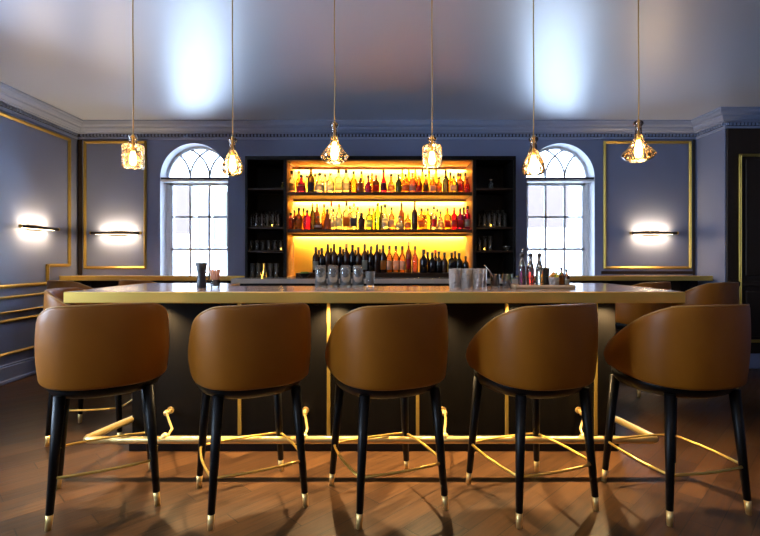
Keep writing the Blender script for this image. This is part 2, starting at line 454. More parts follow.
# dark panelled door part at the far right
b = MB(); b.box((XN+.01, YN-.02, .17), (XR, YN, 2.715), .004); struct(b.build('trim_12', BRONZE))
b = MB()
for o, d, w in ((0, .045, .03), (.008, .06, .014)):
    x0, x1, z0, z1 = px(736.5, YN)+o, XR-.25, .3, pz(154.5, YN)-o
    b.box((x0, YN-d, z0), (x0+w, YN-.02, z1), .005); b.box((x1-w, YN-d, z0), (x1, YN-.02, z1), .005)
    b.box((x0, YN-d, z1-w), (x1, YN-.02, z1), .005); b.box((x0, YN-d, z0), (x1, YN-.02, z0+w), .005)
struct(b.build('trim_13', GILT))
b = MB(); b.box((XN+.01, YN-.05, .93), (XR, YN-.02, .99), .01); b.box((px(741, YN)+.03, YN-.035, 1.05), (XR-.32, YN-.02, 2.36), .01); b.box((px(741, YN)+.03, YN-.035, .36), (XR-.32, YN-.02, .88), .01); struct(b.build('trim_14', BRONZE))

# ------------------------------------------------------------------ windows
def arch_window(name, c):
    yw = YW+.20; y0, y1 = yw-.025, yw+.025; h = WH
    fr = MB(); N = 24; t = .035
    for s in (-1, 1): fr.box((c+s*h, y0, SILL), (c+s*(h-t), y1, WS))
    fr.box((c-h, y0, SILL), (c+h, y1, SILL+.05)); fr.box((c-h, y0-.01, WS-.035), (c+h, y1, WS+.02))
    ring = []
    for i in range(N+1):
        a = PI*i/N
        for r in (h, h-.03):
            for yy in (y0, y1): ring.append((c-r*cos(a), yy, WS+r*sin(a)))
    fs = []
    for i in range(N):
        o = i*4; p = o+4
        fs += [(o, o+2, p+2, p), (o+1, p+1, p+3, o+3), (o+2, o+3, p+3, p+2), (o, p, p+1, o+1)]
    fr.add(ring, fs)
    w = struct(fr.build(name, WHITE))
    # sashes
    sa = MB(); s0, s1 = yw-.018, yw+.012
    for s in (-1, 1): sa.box((c+s*(h-t), s0, SILL+.05), (c+s*(h-t-.04), s1, WS-.035))
    for z, k in ((SILL+.05, .06), (1.345, .035), (WS-.035-.045, .045)): sa.box((c-h+t, s0, z), (c+h-t, s1, z+k))
    sa.build('sash', WHITE, w)
    mu = MB()
    for dx in (-.122, .122): mu.box((c+dx-.013, s0+.004, SILL+.1), (c+dx+.013, s1-.004, WS-.07))
    mu.box((c-h+t+.02, s0+.004, 1.76), (c+h-t-.02, s1-.004, 1.786))
    mu.build('glazing_bars', WHITE, w)
    tr = MB(); R = .42
    for bx in (-.125, .125):
        for sg in (1, -1):
            cx = bx + sg*R; pts = []
            for i in range(30):
                a = PI/2*i/29; x_ = cx - sg*R*cos(a); z_ = R*sin(a)
                if math.hypot(x_, z_) > h-.02: break
                pts.append((c+x_, yw-.004, WS+.018+z_*.96))
            if len(pts) > 2: tr.tube(pts, .0145, 6)
    tr.build('fanlight_tracery', pbrG, w)
    tb = MB(); tb.box((c-h, YW+.01, WS-.022), (c+h, yw-.03, WS+.0), .003); tb.build('transom', DARKBAR, w)
    tb = MB(); tb.box((c-h, YW+.012, WS-.05), (c+h, yw-.03, WS-.024), .003); tb.build('transom_lining', WHITE, w)
    P = [(c-h+.01, SILL+.06)] + [(c-(h-.01)*cos(PI*i/N), WS+(h-.01)*sin(PI*i/N)) for i in range(N+1)] + [(c+h-.01, SILL+.06)]
    n = len(P); g = MB(); g.add([(p[0], yw+.002, p[1]) for p in P]+[(p[0], yw+.006, p[1]) for p in P], [list(range(n)), list(range(n, 2*n))[::-1]]+[(i,(i+1)%n,n+(i+1)%n,n+i) for i in range(n)])
    g.build('pane', WPANE, w)
    return w
pbrG = pbr('tracery_lead_paint', (.30, .30, .33), rough=.5)
arch_window('window_1', W1); arch_window('window_2', W2)
for k, yc in ((3, .2), (4, 2.2)):
    fr = MB(); xa, xb = XL-.22, XL-.17
    for s in (-1, 1): fr.box((xa, yc+s*.5, .95), (xb, yc+s*.45, 2.45))
    for z in (.95, 1.67, 2.40): fr.box((xa, yc-.5, z), (xb, yc+.5, z+.05))
    w = struct(fr.build('window_%d' % k, WHITE))
    MB().box((xa+.02, yc-.45, .98), (xa+.024, yc+.45, 2.42)).build('pane', WPANE, w)

# portals steer light sampling to the real openings
def portal(loc, rot, sx, sy):
    l = bpy.data.lights.new('daylight_opening', 'AREA'); l.shape = 'RECTANGLE'; l.size = sx; l.size_y = sy
    l.cycles.is_portal = True
    o = bpy.data.objects.new('daylight_opening', l); C.objects.link(o); o.location = loc; o.rotation_euler = rot
for c in (W1, W2): portal((c, YW+T+.01, (SILL+WS+WH)/2), (-PI/2, 0, 0), .86, WS+WH-SILL+.04)
for yc in (.2, 2.2): portal((XL-T-.01, yc, 1.7), (0, -PI/2, 0), 1.54, 1.04)

# ------------------------------------------------------------------ outside
struct(MB().box((-30, YW+.5, -.45), (30, 30, -.4)).build('ground', PAVE))
bd = thing('town_house', 'pale rendered house with pink brick bays seen outside through the arched windows', 'building', (0, 15, -.4))
MB().box((-14, 0, 0), (14, 6, 12)).build('wall', RENDER_W, bd)
for x0, x1, z0, z1 in ((-6.35, -5.85, 2.4, 3.9), (4.45, 5.85, 2.6, 3.9)):
    MB().box((x0, -.12, z0), (x1, 0, z1)).build('brick_bay', BRICKP, bd)
for x0 in (-5.65, -8.2, 6.3, 8.6, -2.5):
    for z0 in (2.0, 5.4):
        wo = MB(); wo.box((x0, -.08, z0), (x0+.9, -.02, z0+1.7)); w_ = wo.build('window', SLATE, bd)
        m_ = MB(); m_.box((x0-.08, -.12, z0-.1), (x0, 0, z0+1.8)); m_.box((x0+.9, -.12, z0-.1), (x0+.98, 0, z0+1.8)); m_.box((x0+.42, -.12, z0), (x0+.48, -.03, z0+1.7)); m_.box((x0-.1, -.14, z0-.1), (x0+1, 0, z0)); m_.build('window_frame', WHITE, w_)

# ------------------------------------------------------------------ wall ledge under windows
LY = 5.60
for nm, lab, x0, x1 in (('wall_ledge', 'brass-edged drinks ledge along the back wall left of the bottle display', XL+.002, -1.58), ('wall_ledge', 'brass-edged drinks ledge along the back wall right of the bottle display', 1.58, XN-.032)):
    t = thing(nm, lab, 'ledge', (0, 0, 0), group='brass-edged wall ledges')
    MB().box((x0, LY, 1.0), (x1, YW-.034, 1.04), .004).build('ledge_top', TOP, t)
    MB().box((x0, LY-.012, .985), (x1, LY, 1.043), .004).build('brass_edge', EDGE, t)
    MB().box((x0, YW-.08, .2), (x1, YW-.034, 1.0)).build('back_panel', BRONZE, t)
    n = 3
    for i in range(n):
        xx = x0+.2+(x1-x0-.4)*i/(n-1)
        MB().prism([(LY+.04, 1.0), (YW-.08, 1.0), (YW-.08, .72)], xx-.015, xx+.015, Matrix(((0,0,1,0),(1,0,0,0),(0,1,0,0),(0,0,0,1)))).build('bracket', BLACK, t)

# ------------------------------------------------------------------ sconces
def sconce(name, label, c, L, ang, side=1):
    t = thing(name, label, 'wall lamp', c, ang, 'linear wall lamps')
    # local: +y points into the wall, wall plane at y=0
    b = MB(); b.tube([(-L/2, -.075, 0), (L/2, -.075, 0)], .016, 12); b.build('lamp_bar', BRONZE, t)
    for s in (-1, 1): MB().tube([(s*L/2, -.075, 0), (s*(L/2+.012), -.075, 0)], .019, 12).build('end_cap', BRASS, t)
    MB().box((-.10, -.02, -.03), (.10, -.001, .03), .006).build('wall_plate', BRONZE, t)
    b = MB(); 
    for s in (-1, 1): b.tube([(s*.07, -.075, 0), (s*.07, -.01, 0)], .008, 8)
    b.build('arm', BRONZE, t)
    for z in (-1, 1):
        b = MB(); b.box((-L*.42, -.067, z*.0165), (L*.42, -.048, z*.0125)); b.build('light_lens', SCON, t)
        l = light('AREA', 'sconce_glow', (0, -.058, z*.021), 4.6, (1, .68, .36), .1, t, (0 if z < 0 else PI, 0, 0))
        l.data.shape = 'RECTANGLE'; l.data.size = L*.7; l.data.size_y = .02
sconce('wall_lamp', 'slim horizontal lamp bar in the gilt frame left of the arched windows', ((px(92)+px(146))/2, YW-.001, 1.555), .60, 0)
sconce('wall_lamp', 'slim horizontal lamp bar in the gilt frame right of the arched windows', ((px(627)+px(674))/2, YW-.001, 1.555), .56, 0)
sconce('wall_lamp', 'slim horizontal lamp bar on the left side wall, seen at an angle', (XL+.001, 5.18, 1.575), .56, PI/2)

# ------------------------------------------------------------------ bar counter
ZT = 1.067
bar = thing('bar_counter', 'long dark bar with glossy top, brass edge and brass foot rail in front', 'bar counter', (0, 0, 0))
CX0, CX1, CY0, CY1, CYI = -1.71, 1.65, 2.62, 3.50, 3.15
AX0, AX1 = -1.02, 1.02
def roundc(cx, cy, r, a0, a1, n=6): return [(cx+r*cos(a0+(a1-a0)*i/n), cy+r*sin(a0+(a1-a0)*i/n)) for i in range(n+1)]
r = .05
poly = [(CX0, CY0), (CX1, CY0), (CX1, CY1), (AX1, CY1)] + roundc(AX1-.12, CYI+.12, .12, 0, -PI/2) + roundc(AX0+.12, CYI+.12, .12, -PI/2, -PI) + [(AX0, CY1), (CX0, CY1)]
MB().prism(poly, ZT-.058, ZT).build('counter_top', TOP, bar, bevel=.003)
eb = MB()
eb.box((CX0-.012, CY0-.012, ZT-.063), (CX1+.012, CY0+.004, ZT-.002), .004)
eb.box((CX0-.012, CY0, ZT-.063), (CX0+.002, CY1, ZT-.002), .004); eb.box((CX1-.002, CY0, ZT-.063), (CX1+.012, CY1, ZT-.002), .004)
eb.build('brass_edge', EDGE, bar)
BX0, BX1, BY = -1.61, 1.53, 3.12
MB().box((BX0, BY, .09), (BX1, BY+.03, ZT-.06)).build('front_panel', PANEL, bar)
for s, x in ((0, BX0), (1, BX1)):
    MB().box((x, BY+.03, .09), (x+(.03 if s == 0 else -.03), 3.46, ZT-.06)).build('side_panel', PANEL, bar)
MB().box((BX0+.04, BY+.03, .0), (BX1-.04, 3.44, .09)).build('plinth', BLACK, bar)
MB().box((BX0-.015, BY-.02, 0), (BX1+.015, BY+.03, .10), .005).build('kick_board', BLACK, bar)
MB().box((BX0+.03, 3.42, .09), (BX1-.03, 3.44, .86)).build('back_panel', BLACK, bar)
MB().box((AX0+.03, 3.16, .84), (AX1-.03, 3.42, .86)).build('work_shelf', STEEL, bar)
for i in range(6):
    xx = -1.49 + .578*i
    MB().box((xx-.011, BY-.010, .10), (xx+.011, BY, ZT-.06), .002).build('brass_strip', GILT, bar)
# under-counter downlights
for i in range(6):
    xx = -1.49+.05 + .578*i
    MB().lathe([(.03, ZT-.075), (.03, ZT-.0585)], 16, Matrix.Translation((xx, BY-.10, 0))).build('downlight', BRASS, bar)
    MB().lathe([(.022, ZT-.0775), (.022, ZT-.075)], 16, Matrix.Translation((xx, BY-.10, 0))).build('downlight_lens', PUCK, bar)
    l = light('SPOT', 'downlight_beam', (xx, BY-.10, ZT-.085), 75, (1, .70, .34), .012, bar, (math.radians(0), 0, 0))
    l.data.spot_size = math.radians(128); l.data.spot_blend = .7
# double hooks under the counter
for x, y in ((226, 304), (320, 304), (514, 304), (604, 304)):
    Yh = 2.85; xx = (x-380)*Yh/F
    h = MB(); h.box((xx-.018, Yh-.012, ZT-.064), (xx+.018, Yh+.012, ZT-.058))
    h.tube([(xx, Yh, ZT-.062), (xx, Yh, ZT-.085)], .004, 8)
    for s in (-1, 1):
        h.tube([(xx, Yh, ZT-.080), (xx+s*.012, Yh, ZT-.095), (xx+s*.028, Yh, ZT-.097), (xx+s*.036, Yh, ZT-.085)], .0035, 8)
    h.build('coat_hook', BLACK, bar)
# foot rail
RY, RZ, RR = 2.77, .20, .021
rail = MB(); pts = [(-1.70+.10, BY+.2, RZ), (-1.70+.04, BY+.0, RZ)]
pts = [(-1.625, 3.14, RZ), (-1.665, 2.98, RZ)] 
pts = [(BX0, 3.16, RZ)] + [(-1.705+.035*(1-cos(a)), RY+.035-.035*sin(a), RZ) for a in [0, .5, 1.0, PI/2]]
pts2 = [(1.60-.035*(1-cos(a)), RY+.035-.035*sin(a), RZ) for a in [PI/2, 1.0, .5, 0]] + [(BX1, 3.16, RZ)]
rail.tube(pts+pts2, RR, 12)
fr = rail.build('foot_rail', BRASSP, bar)
for x in (-1.36, -.483, .41, 1.29):
    xr = x*.915
    k = MB(); k.tube([(x, BY, .262), (x, BY-.06, .262)], .009, 8)
    k.sphere((x, BY-.06, .262), .020)
    k.tube([(x, BY-.06, .262), (x*.97+.008, BY-.15, .262), (xr+.010, RY+.08, .235), (xr, RY+.01, RZ)], .008, 8)
    k.sphere((xr, RY+.01, RZ+.012), .026)
    k.lathe([(.022, 0), (.022, .006)], 14, Matrix.Translation((x, BY, .262)) @ Matrix.Rotation(PI/2, 4, 'X'))
    k.build('rail_bracket', BRASSP, fr)

# ------------------------------------------------------------------ bar stools
def make_stool():
    t = thing('bar_stool', '', 'stool', (0,0,0), 0, 'tan leather bar stools')
    # curved shell
    TH = math.radians(116); n = 48
    def ztop(a):
        q = abs(a)/TH
        if q < .34: return 1.034-.006*(q/.34)**2
        u = (q-.34)/.66
        return 1.028 - .232*u**1.3
    def zbot(a):
        q = abs(a)/TH
        return .632 + .040*q**2.2
    def rad(a, z):       # plan radius, with flare to the top
        f = (z-.632)/.4
        rx = .287+.010*f; ry = (.292 if abs(a) < PI/2 else .335)+.014*f
        e = 2.6
        c, d = abs(sin(a)), abs(cos(a))
        q = ((c/rx)**e + (d/ry)**e)**(-1/e)
        return q
    def sect(a, endk=1.):
        zt, zb = ztop(a), zbot(a); th = .036
        if endk < 1:
            m = (zt+zb)/2+.0; zt = m+(zt-m)*endk; zb = m+(zb-m)*endk; th *= max(.45, endk)
        out = []
        hh = zt-zb; r_ = th/2
        ns = 7
        outer = [zb+r_+(hh-2*r_)*i/ns for i in range(ns+1)]
        for z in outer: out.append((0., z))
        for i in range(1, 6):
            p = PI*i/6; out.append((th/2-th/2*cos(p), zt-r_+r_*sin(p)))
        for z in outer[::-1]: out.append((th, z))
        for i in range(1, 6):
            p = PI*i/6; out.append((th/2+th/2*cos(p), zb+r_-r_*sin(p)))
        P = []
        for d, z in out:
            bulge = .010*sin(PI*max(0, min(1, (z-zb)/hh)))*(1 if d < th/2 else 0)
            R = rad(a, z)-d+bulge
            P.append((R*sin(a), -R*cos(a), z))
        return P
    angs = []
    for i in range(n+1): angs.append((-TH+2*TH*i/n, 1.))
    ends = [(.020, .97), (.042, .90), (.058, .76), (.068, .50)]
    angs = [(-TH-d, k) for d, k in ends[::-1]] + angs + [(TH+d, k) for d, k in ends]
    secs = [sect(a, k) for a, k in angs]
    m = len(secs[0]); vs = [p for s_ in secs for p in s_]; fs = []
    for i in range(len(secs)-1):
        for k in range(m):
            fs.append((i*m+k, i*m+(k+1)%m, (i+1)*m+(k+1)%m, (i+1)*m+k))
    fs.append(list(range(m))[::-1]); fs.append([(len(secs)-1)*m+k for k in range(m)])
    MB().add(vs, fs, True).build('backrest', LEATHER, t)
    # piping along top of the shell
    pts = []
    for i in range(61):
        a = -TH+2*TH*i/60; R = rad(a, ztop(a))-.006
        pts.append((R*sin(a), -R*cos(a), ztop(a)-.004))
    MB().tube(pts, .0045, 6).build('piping', PIPE, t)
    # seat cushion
    pr = [(.02, .655), (.205, .655), (.222, .67), (.228, .70), (.224, .735), (.205, .755), (.12, .765), (.01, .768)]
    b = MB(); b.lathe(pr, 40, Matrix.Translation((0, .015, 0)), power=2.4); b.build('seat', SEATM, t)
    # base pan
    pr = [(.02, .575), (.215, .575), (.245, .59), (.268, .622), (.268, .655), (.02, .655)]
    b = MB(); b.lathe(pr, 40, Matrix.Translation((0, .005, 0)), power=2.3); b.build('seat_base', BLACKW, t)
    hb, ht = .2285, .188
    for sx in (-1, 1):
        for sy in (-1, 1):
            top = Vector((sx*ht, sy*ht, .60)); bot = Vector((sx*hb, sy*hb, .0))
            f = bot.lerp(top, .115)
            l = MB(); l.tube([f, bot.lerp(top, .5), top], .018, 12, taper=[.0165, .021, .026])
            lg = l.build('leg', BLACKW, t)
            q = MB(); q.tube([bot, f], .012, 12, taper=[.0130, .0160]); q.build('brass_ferrule', BRASSP, lg)
    k = .23; h = hb+(ht-hb)*k/.60 + .006
    pts = []
    cs = [(-h,-h),(h,-h),(h,h),(-h,h)]
    for i in range(4):
        (xa, ya), (xb, yb) = cs[i], cs[(i+1)%4]
        for j in range(8):
            s_ = (j+.5)/8; x = xa+(xb-xa)*s_; y = ya+(yb-ya)*s_
            bow = .018*sin(PI*s_)
            L_ = math.hypot((xa+xb)/2, (ya+yb)/2)
            pts.append((x+(xa+xb)/2/L_*bow, y+(ya+yb)/2/L_*bow, k))
    MB().tube(pts, .0068, 8, closed=True).build('foot_ring', BRASS, t)
    return t
st = make_stool()
stools = [
 (-1.435, 2.515, 29, 'tan leather bar stool at the front of the bar, leftmost, beside the foot rail corner'),
 (-.680, 2.515, 27, 'tan leather bar stool at the front of the bar, second from the left'),
 (.03, 2.515, 22, 'tan leather bar stool in the middle of the five along the bar front'),
 (.78, 2.515, 20, 'tan leather bar stool at the front of the bar, second from the right'),
 (1.527, 2.515, 12.5, 'tan leather bar stool at the front of the bar, rightmost and nearest the right wall'),
 (-2.02, 3.45, -82, 'tan leather bar stool at the left end of the bar, facing its short side'),
 (-3.02, 4.92, -28, 'tan leather bar stool at the wall ledge in the back left corner'),
 (-2.36, 5.02, -24, 'tan leather bar stool at the wall ledge in front of the left arched window'),
 (2.42, 4.62, 28, 'tan leather bar stool at the wall ledge near the right arched window'),
 (3.02, 4.58, 24, 'tan leather bar stool at the wall ledge by the right corner'),
]
for i, (x, y, a, lab) in enumerate(stools):
    o = st if i == 0 else copy_tree(st)
    o.location = (x, y, 0); o.rotation_euler = (0, 0, math.radians(a)); o['label'] = lab

# ------------------------------------------------------------------ pendants
PY = 2.75
def pendant(i, x, ytop, ybot, wpx, shape, label):
    s = F/PY; X = (x-380)/s; zt = H+(258-ytop)/s; zb = H+(258-ybot)/s; hh = zt-zb; R = wpx/s/2; th_ = math.atan2(X, PY); R *= cos(th_)**1.3
    t = thing('pendant_lamp', label, 'pendant lamp', (X, PY, zb), -th_, 'glass decanter pendant lamps over the bar')
    if shape == 'square':
        outer = [(R*.82, 0), (R*.97, hh*.02), (R, hh*.06), (R, hh*.62), (R*.93, hh*.70), (R*.55, hh*.76), (R*.36, hh*.80), (R*.33, hh*.90), (R*.46, hh*.96), (R*.46, hh)]
        pw = 5
    elif shape == 'drop':
        outer = [(R*.60, 0), (R*.86, hh*.03), (R, hh*.14), (R*.98, hh*.24), (R*.80, hh*.42), (R*.50, hh*.58), (R*.32, hh*.70), (R*.27, hh*.88), (R*.42, hh*.95), (R*.40, hh)]
        pw = 2
    else:
        outer = [(R*.50, 0), (R*.80, hh*.05), (R, hh*.15), (R*.97, hh*.21), (R*.66, hh*.33), (R*.34, hh*.50), (R*.21, hh*.68), (R*.18, hh*.88), (R*.30, hh*.95), (R*.28, hh)]
        pw = 2
    cut = 6
    b = MB(); b.lathe(outer[:cut+1] , 32, cap=False, power=pw); b.build('glass_shade', PGLASS, t)
    b = MB(); b.lathe(outer[cut:], 32, cap=False, power=min(pw, 2.2)); b.lathe([(outer[-1][0]*1.02, hh), (outer[-1][0]*.8, hh+.006), (.008, hh+.008)], 20, cap=False); b.build('glass_neck', PSMOOTH, t)
    b = MB(); b.lathe([(.007, hh*.52), (.009, hh*.55), (.009, hh*.70), (.005, hh*.74), (.005, hh*.98), (.008, hh+.012)], 14); b.build('lamp_holder', BRASS, t)
    rb = min(.022, R*.34)
    b = MB(); b.lathe([(.004, hh*.08), (rb*.7, hh*.11), (rb, hh*.20), (rb*.9, hh*.33), (.012, hh*.50), (.010, hh*.53)], 14); b.build('bulb', BULB, t)
    b = MB(); b.tube([(0, 0, hh+.005), (.002, 0, (ZC-zb)*.4), (-.001, 0, (ZC-zb)*.7), (0, 0, ZC-zb-.02)], .0035, 8); b.build('cord', CORD, t)
    b = MB(); b.lathe([(.05, ZC-zb-.025), (.055, ZC-zb-.02), (.055, ZC-zb)], 20); b.build('ceiling_rose', BRASS, t)
    light('POINT', 'bulb_light', (0, 0, hh*.25), 5.0, (1, .62, .28), .03, t)
pendant(0, 133, 137, 168, 24, 'square', 'pendant lamp of square decanter glass, leftmost of the row over the bar')
pendant(1, 232.5, 139, 175, 22, 'drop', 'pendant lamp of teardrop decanter glass beside the left arched window')
pendant(2, 334.5, 124, 163, 29, 'flare', 'pendant lamp of flared ship decanter glass over the left half of the bottles')
pendant(3, 432, 138, 167, 20, 'square', 'pendant lamp of square decanter glass over the right half of the bottles')
pendant(4, 533.5, 138, 175, 24, 'drop', 'pendant lamp of teardrop decanter glass beside the right arched window')
pendant(5, 638.5, 122, 161, 37, 'flare', 'pendant lamp of wide flared decanter glass, rightmost of the row')

# ------------------------------------------------------------------ back bar
YF, YK = 5.45, 5.90
bb = thing('back_bar_cabinet', 'tall black back bar with glowing amber niche of bottle shelves in the middle', 'cabinet', (0, 0, 0))
OX0, OX1, NX0, NX1, ZTOP, NTOP, ZCNT = -1.534, 1.545, -1.062, 1.057, 2.41, 2.365, 1.03
def bx(name, a, c, mat, par=None, bev=.003): return MB().box(a, c, bev).build(name, mat, par or bb)
bx('crown_board', (OX0, YF, NTOP), (OX1, YK, ZTOP), CABIN)
bx('left_side', (OX0, YF, ZCNT), (OX0+.03, YK, NTOP), CABIN); bx('right_side', (OX1-.03, YF, ZCNT), (OX1, YK, NTOP), CABIN)
bx('left_upright', (NX0-.035, YF, ZCNT), (NX0-.0, YK, NTOP), CABIN); bx('right_upright', (NX1, YF, ZCNT), (NX1+.035, YK, NTOP), CABIN)
bx('left_lining', (NX0, YF+.01, ZCNT), (NX0+.008, YK, NTOP-.008), NICHEW); bx('right_lining', (NX1-.008, YF+.01, ZCNT), (NX1, YK, NTOP-.008), NICHEW)
bx('niche_ceiling', (NX0, YF+.01, NTOP-.012), (NX1, YK, NTOP), NICHEW)
bx('back_board', (OX0, YK, .1), (OX1, YW-.034, ZTOP), CABIN)
bx('amber_panel', (NX0+.008, YK-.012, ZCNT), (NX1-.008, YK, NTOP-.012), AMBER)
S1, S2, LDG = 2.0, 1.578, 1.078
bx('shelf', (NX0+.008, YF+.01, S1-.038), (NX1-.008, YK-.06, S1), SHELFM); bx('shelf', (NX0+.008, YF+.01, S2-.038), (NX1-.008, YK-.06, S2), SHELFM)
bx('bottle_ledge', (NX0+.10, YF+.03, ZCNT), (NX1-.008, YK-.06, LDG), SHELFM)
for z in (NTOP-.014, S1-.04, S2-.04):
    s_ = MB(); s_.box((NX0+.03, YK-.052, z-.012), (NX1-.03, YK-.030, z)); s_.build('led_strip', LEDLOW if z < 1.6 else LED, bb)
    bx('valance', (NX0+.008, YK-.068, z-.030), (NX1-.008, YK-.060, z+.004), NICHEW, None, .001)
# faint fixtures in the dark side bays
glass_rows = []
for sgn, x0, x1 in ((-1, OX0+.03, NX0-.035), (1, NX1+.035, OX1-.03)):
    for z in (2.05, 1.605, 1.335):
        bx('side_shelf', (x0, YF+.03, z-.022), (x1, YK, z), SHELFM)
# lower counter
lc = MB(); 
poly = [(-1.62, 5.10)] + [(1.62, 5.10), (1.62, YF-.0), (1.62, YK), (-1.62, YK), (-1.70, 5.35)]
MB().prism([(-1.575, 5.08), (1.575, 5.08), (1.575, YK-.001), (-1.575, YK-.001)], ZCNT-.045, ZCNT-.0005).build('back_counter_top', BBTOP, bb)
bx('counter_edge', (-1.575, 5.07, ZCNT-.05), (1.575, 5.08, ZCNT-.0), BBTOP)
bx('base_cabinet', (-1.52, 5.14, .0), (1.52, YK, ZCNT-.046), CABIN)
for i in range(6):
    xa = -1.50+i*.5; d = bx('cabinet_door', (xa+.01, 5.122, .12), (xa+.49, 5.14, ZCNT-.09), BLACKW)
    MB().tube([(xa+.44, 5.105, .55), (xa+.44, 5.105, .75)], .005, 8).box((xa+.437, 5.105, .56), (xa+.443, 5.122, .57)).box((xa+.437, 5.105, .73), (xa+.443, 5.122, .74)).build('door_handle', BRASS, d)

# ------------------------------------------------------------------ bottles
mats = {}
def bottle_mat(col, body):
    k = (tuple(col), body)
    if k not in mats: mats[k] = glass('bottle_glass_%d' % len(mats), tuple(min(1, c**.6) for c in col), body=body*(.55 if body < .5 else 1), bodycol=col, refl=1.5)
    return mats[k]
COL = {
 'clear': ((.93,.95,.85), .12), 'white': ((.98,.97,.92), .35), 'magenta': ((.62,.02,.13), .45), 'olive': ((.16,.13,.02), .5), 'orange': ((.95,.42,.05), .4),
 'amber': ((.85,.38,.04), .4), 'brown': ((.22,.07,.02), .6), 'dark': ((.05,.022,.012), .8), 'purple': ((.28,.02,.12), .5), 'red': ((.75,.05,.03), .45),
 'crimson': ((.70,.02,.08), .45), 'green': ((.42,.72,.12), .35), 'dark green': ((.07,.09,.02), .6), 'yellow': ((.95,.72,.10), .4), 'coral': ((.85,.25,.12), .45),
 'peach': ((.92,.50,.28), .45), 'black': ((.012,.008,.008), .9)}
def profile(shape, h, r):
    if shape == 'wine': return [(r*.9, 0), (r, h*.02), (r, h*.58), (r*.9, h*.65), (r*.5, h*.73), (r*.36, h*.78), (r*.34, h*.97), (r*.40, h*.975), (r*.38, h)], 2.0, .86
    if shape == 'square': return [(r*.92, 0), (r, h*.02), (r, h*.60), (r*.88, h*.66), (r*.42, h*.71), (r*.32, h*.74), (r*.32, h*.92), (r*.36, h*.93)], 5., .86
    if shape == 'round': return [(r*.9, 0), (r, h*.03), (r, h*.50), (r*.93, h*.58), (r*.6, h*.67), (r*.33, h*.73), (r*.31, h*.9), (r*.38, h*.92)], 2., .86
    if shape == 'flask': return [(r*.55, 0), (r*.85, h*.06), (r, h*.22), (r*.95, h*.38), (r*.6, h*.52), (r*.28, h*.60), (r*.26, h*.84), (r*.34, h*.88)], 2., .84
    if shape == 'bell': return [(r*.95, 0), (r, h*.04), (r*.95, h*.30), (r*.70, h*.50), (r*.42, h*.62), (r*.30, h*.70), (r*.28, h*.88), (r*.36, h*.91)], 2.2, .86
protos = {}
def bottle(name, x, y, z, h, r, shape, colr, cap, lab, label, group, rz=0.):
    key = (shape, colr, cap, lab, round(h, 3), round(r, 3))
    if key in protos:
        o = copy_tree(protos[key]); o.location = (x, y, z); o.rotation_euler = (0,0,rz); o['label'] = label; o['group'] = group; return o
    pr, pw, capz = profile(shape, h, r)
    o = MB().lathe(pr, 16, power=pw).build(name, bottle_mat(*COL[colr]), None, (x, y, z)); tag(o, label, 'bottle', group); o.rotation_euler = (0,0,rz)
    rn = pr[-1][0]
    cm = {'dark': CAPD, 'red': CAPR, 'copper': CAPO, 'cork': CORK, 'black': CAPD}[cap]
    if cap == 'cork': b = MB().lathe([(rn*.8, h*.90), (rn*.85, h*.96), (rn*1.35, h*.962), (rn*1.35, h)], 12)
    else: b = MB().lathe([(rn*1.06, h*capz), (rn*1.1, h*capz+.002), (rn*1.1, h*.995), (rn*.9, h*1.002)], 12)
    b.build('cap', cm, o)
    if lab:
        lm = {'cream': CREAM, 'dark': LBLACK, 'orange': LORANGE, 'red': LRED}[lab]
        z0, z1 = (h*.12, h*.44) if shape != 'flask' else (h*.16, h*.32)
        rr = r*1.012
        b = MB(); n = 9; vs = []; a0 = -PI/2-.95; 
        for q in (z0, z1):
            for i in range(n+1):
                a = a0+1.9*i/n; c_, d_ = cos(a), sin(a); s_ = (abs(c_)**pw+abs(d_)**pw)**(-1/pw)
                f = 1.0
                if shape == 'bell': f = .96 if q == z0 else .80
                vs.append((rr*f*s_*c_, rr*f*s_*d_, q))
        vs += [(v[0]*.97, v[1]*.97, v[2]) for v in vs]
        N_ = n+1
        fs = [(i, i+1, N_+i+1, N_+i) for i in range(n)] + [(2*N_+i, 3*N_+i, 3*N_+i+1, 2*N_+i+1) for i in range(n)]
        fs += [(i, 2*N_+i, 2*N_+i+1, i+1) for i in range(n)] + [(N_+i, N_+i+1, 3*N_+i+1, 3*N_+i) for i in range(n)] + [(0, N_, 3*N_, 2*N_), (n, 2*N_+n, 3*N_+n, N_+n)]
        b.add(vs, fs, True); b.build('paper_label', lm, o)
    protos[key] = o
    return o
ORD = ['', 'first', 'second', 'third', 'fourth', 'fifth', 'sixth', 'seventh', 'eighth', 'ninth', 'tenth', 'eleventh', 'twelfth', 'thirteenth', 'fourteenth', 'fifteenth', 'sixteenth', 'seventeenth', 'eighteenth', 'nineteenth', 'twentieth', 'twenty-first', 'twenty-second', 'twenty-third', 'twenty-fourth', 'twenty-fifth', 'twenty-sixth', 'twenty-seventh', 'twenty-eighth']
SH = {'wine': 'slender', 'square': 'square', 'round': 'round', 'flask': 'squat', 'bell': 'broad'}
def row(items, z, Y, where, group):
    s = F/Y
    for i, (x, yt, wpx, shape, colr, cap, lab) in enumerate(items):
        h = (H+(258-yt)/s) - z; r = wpx/s/2
        if shape == 'square': r *= .97
        n_ = ORD[i+1]
        label = '%s %s bottle with %s %s, %s, %s from left' % (colr, SH[shape], cap, 'stopper' if cap == 'cork' else 'cap', where, n_)
        label = label.replace('clear round', 'clear round')
        bottle('bottle', (x-380)/s, Y+random.uniform(-.012, .012), z, h, r, shape, colr, cap, lab, label, group, 0 if shape == 'square' else 0)
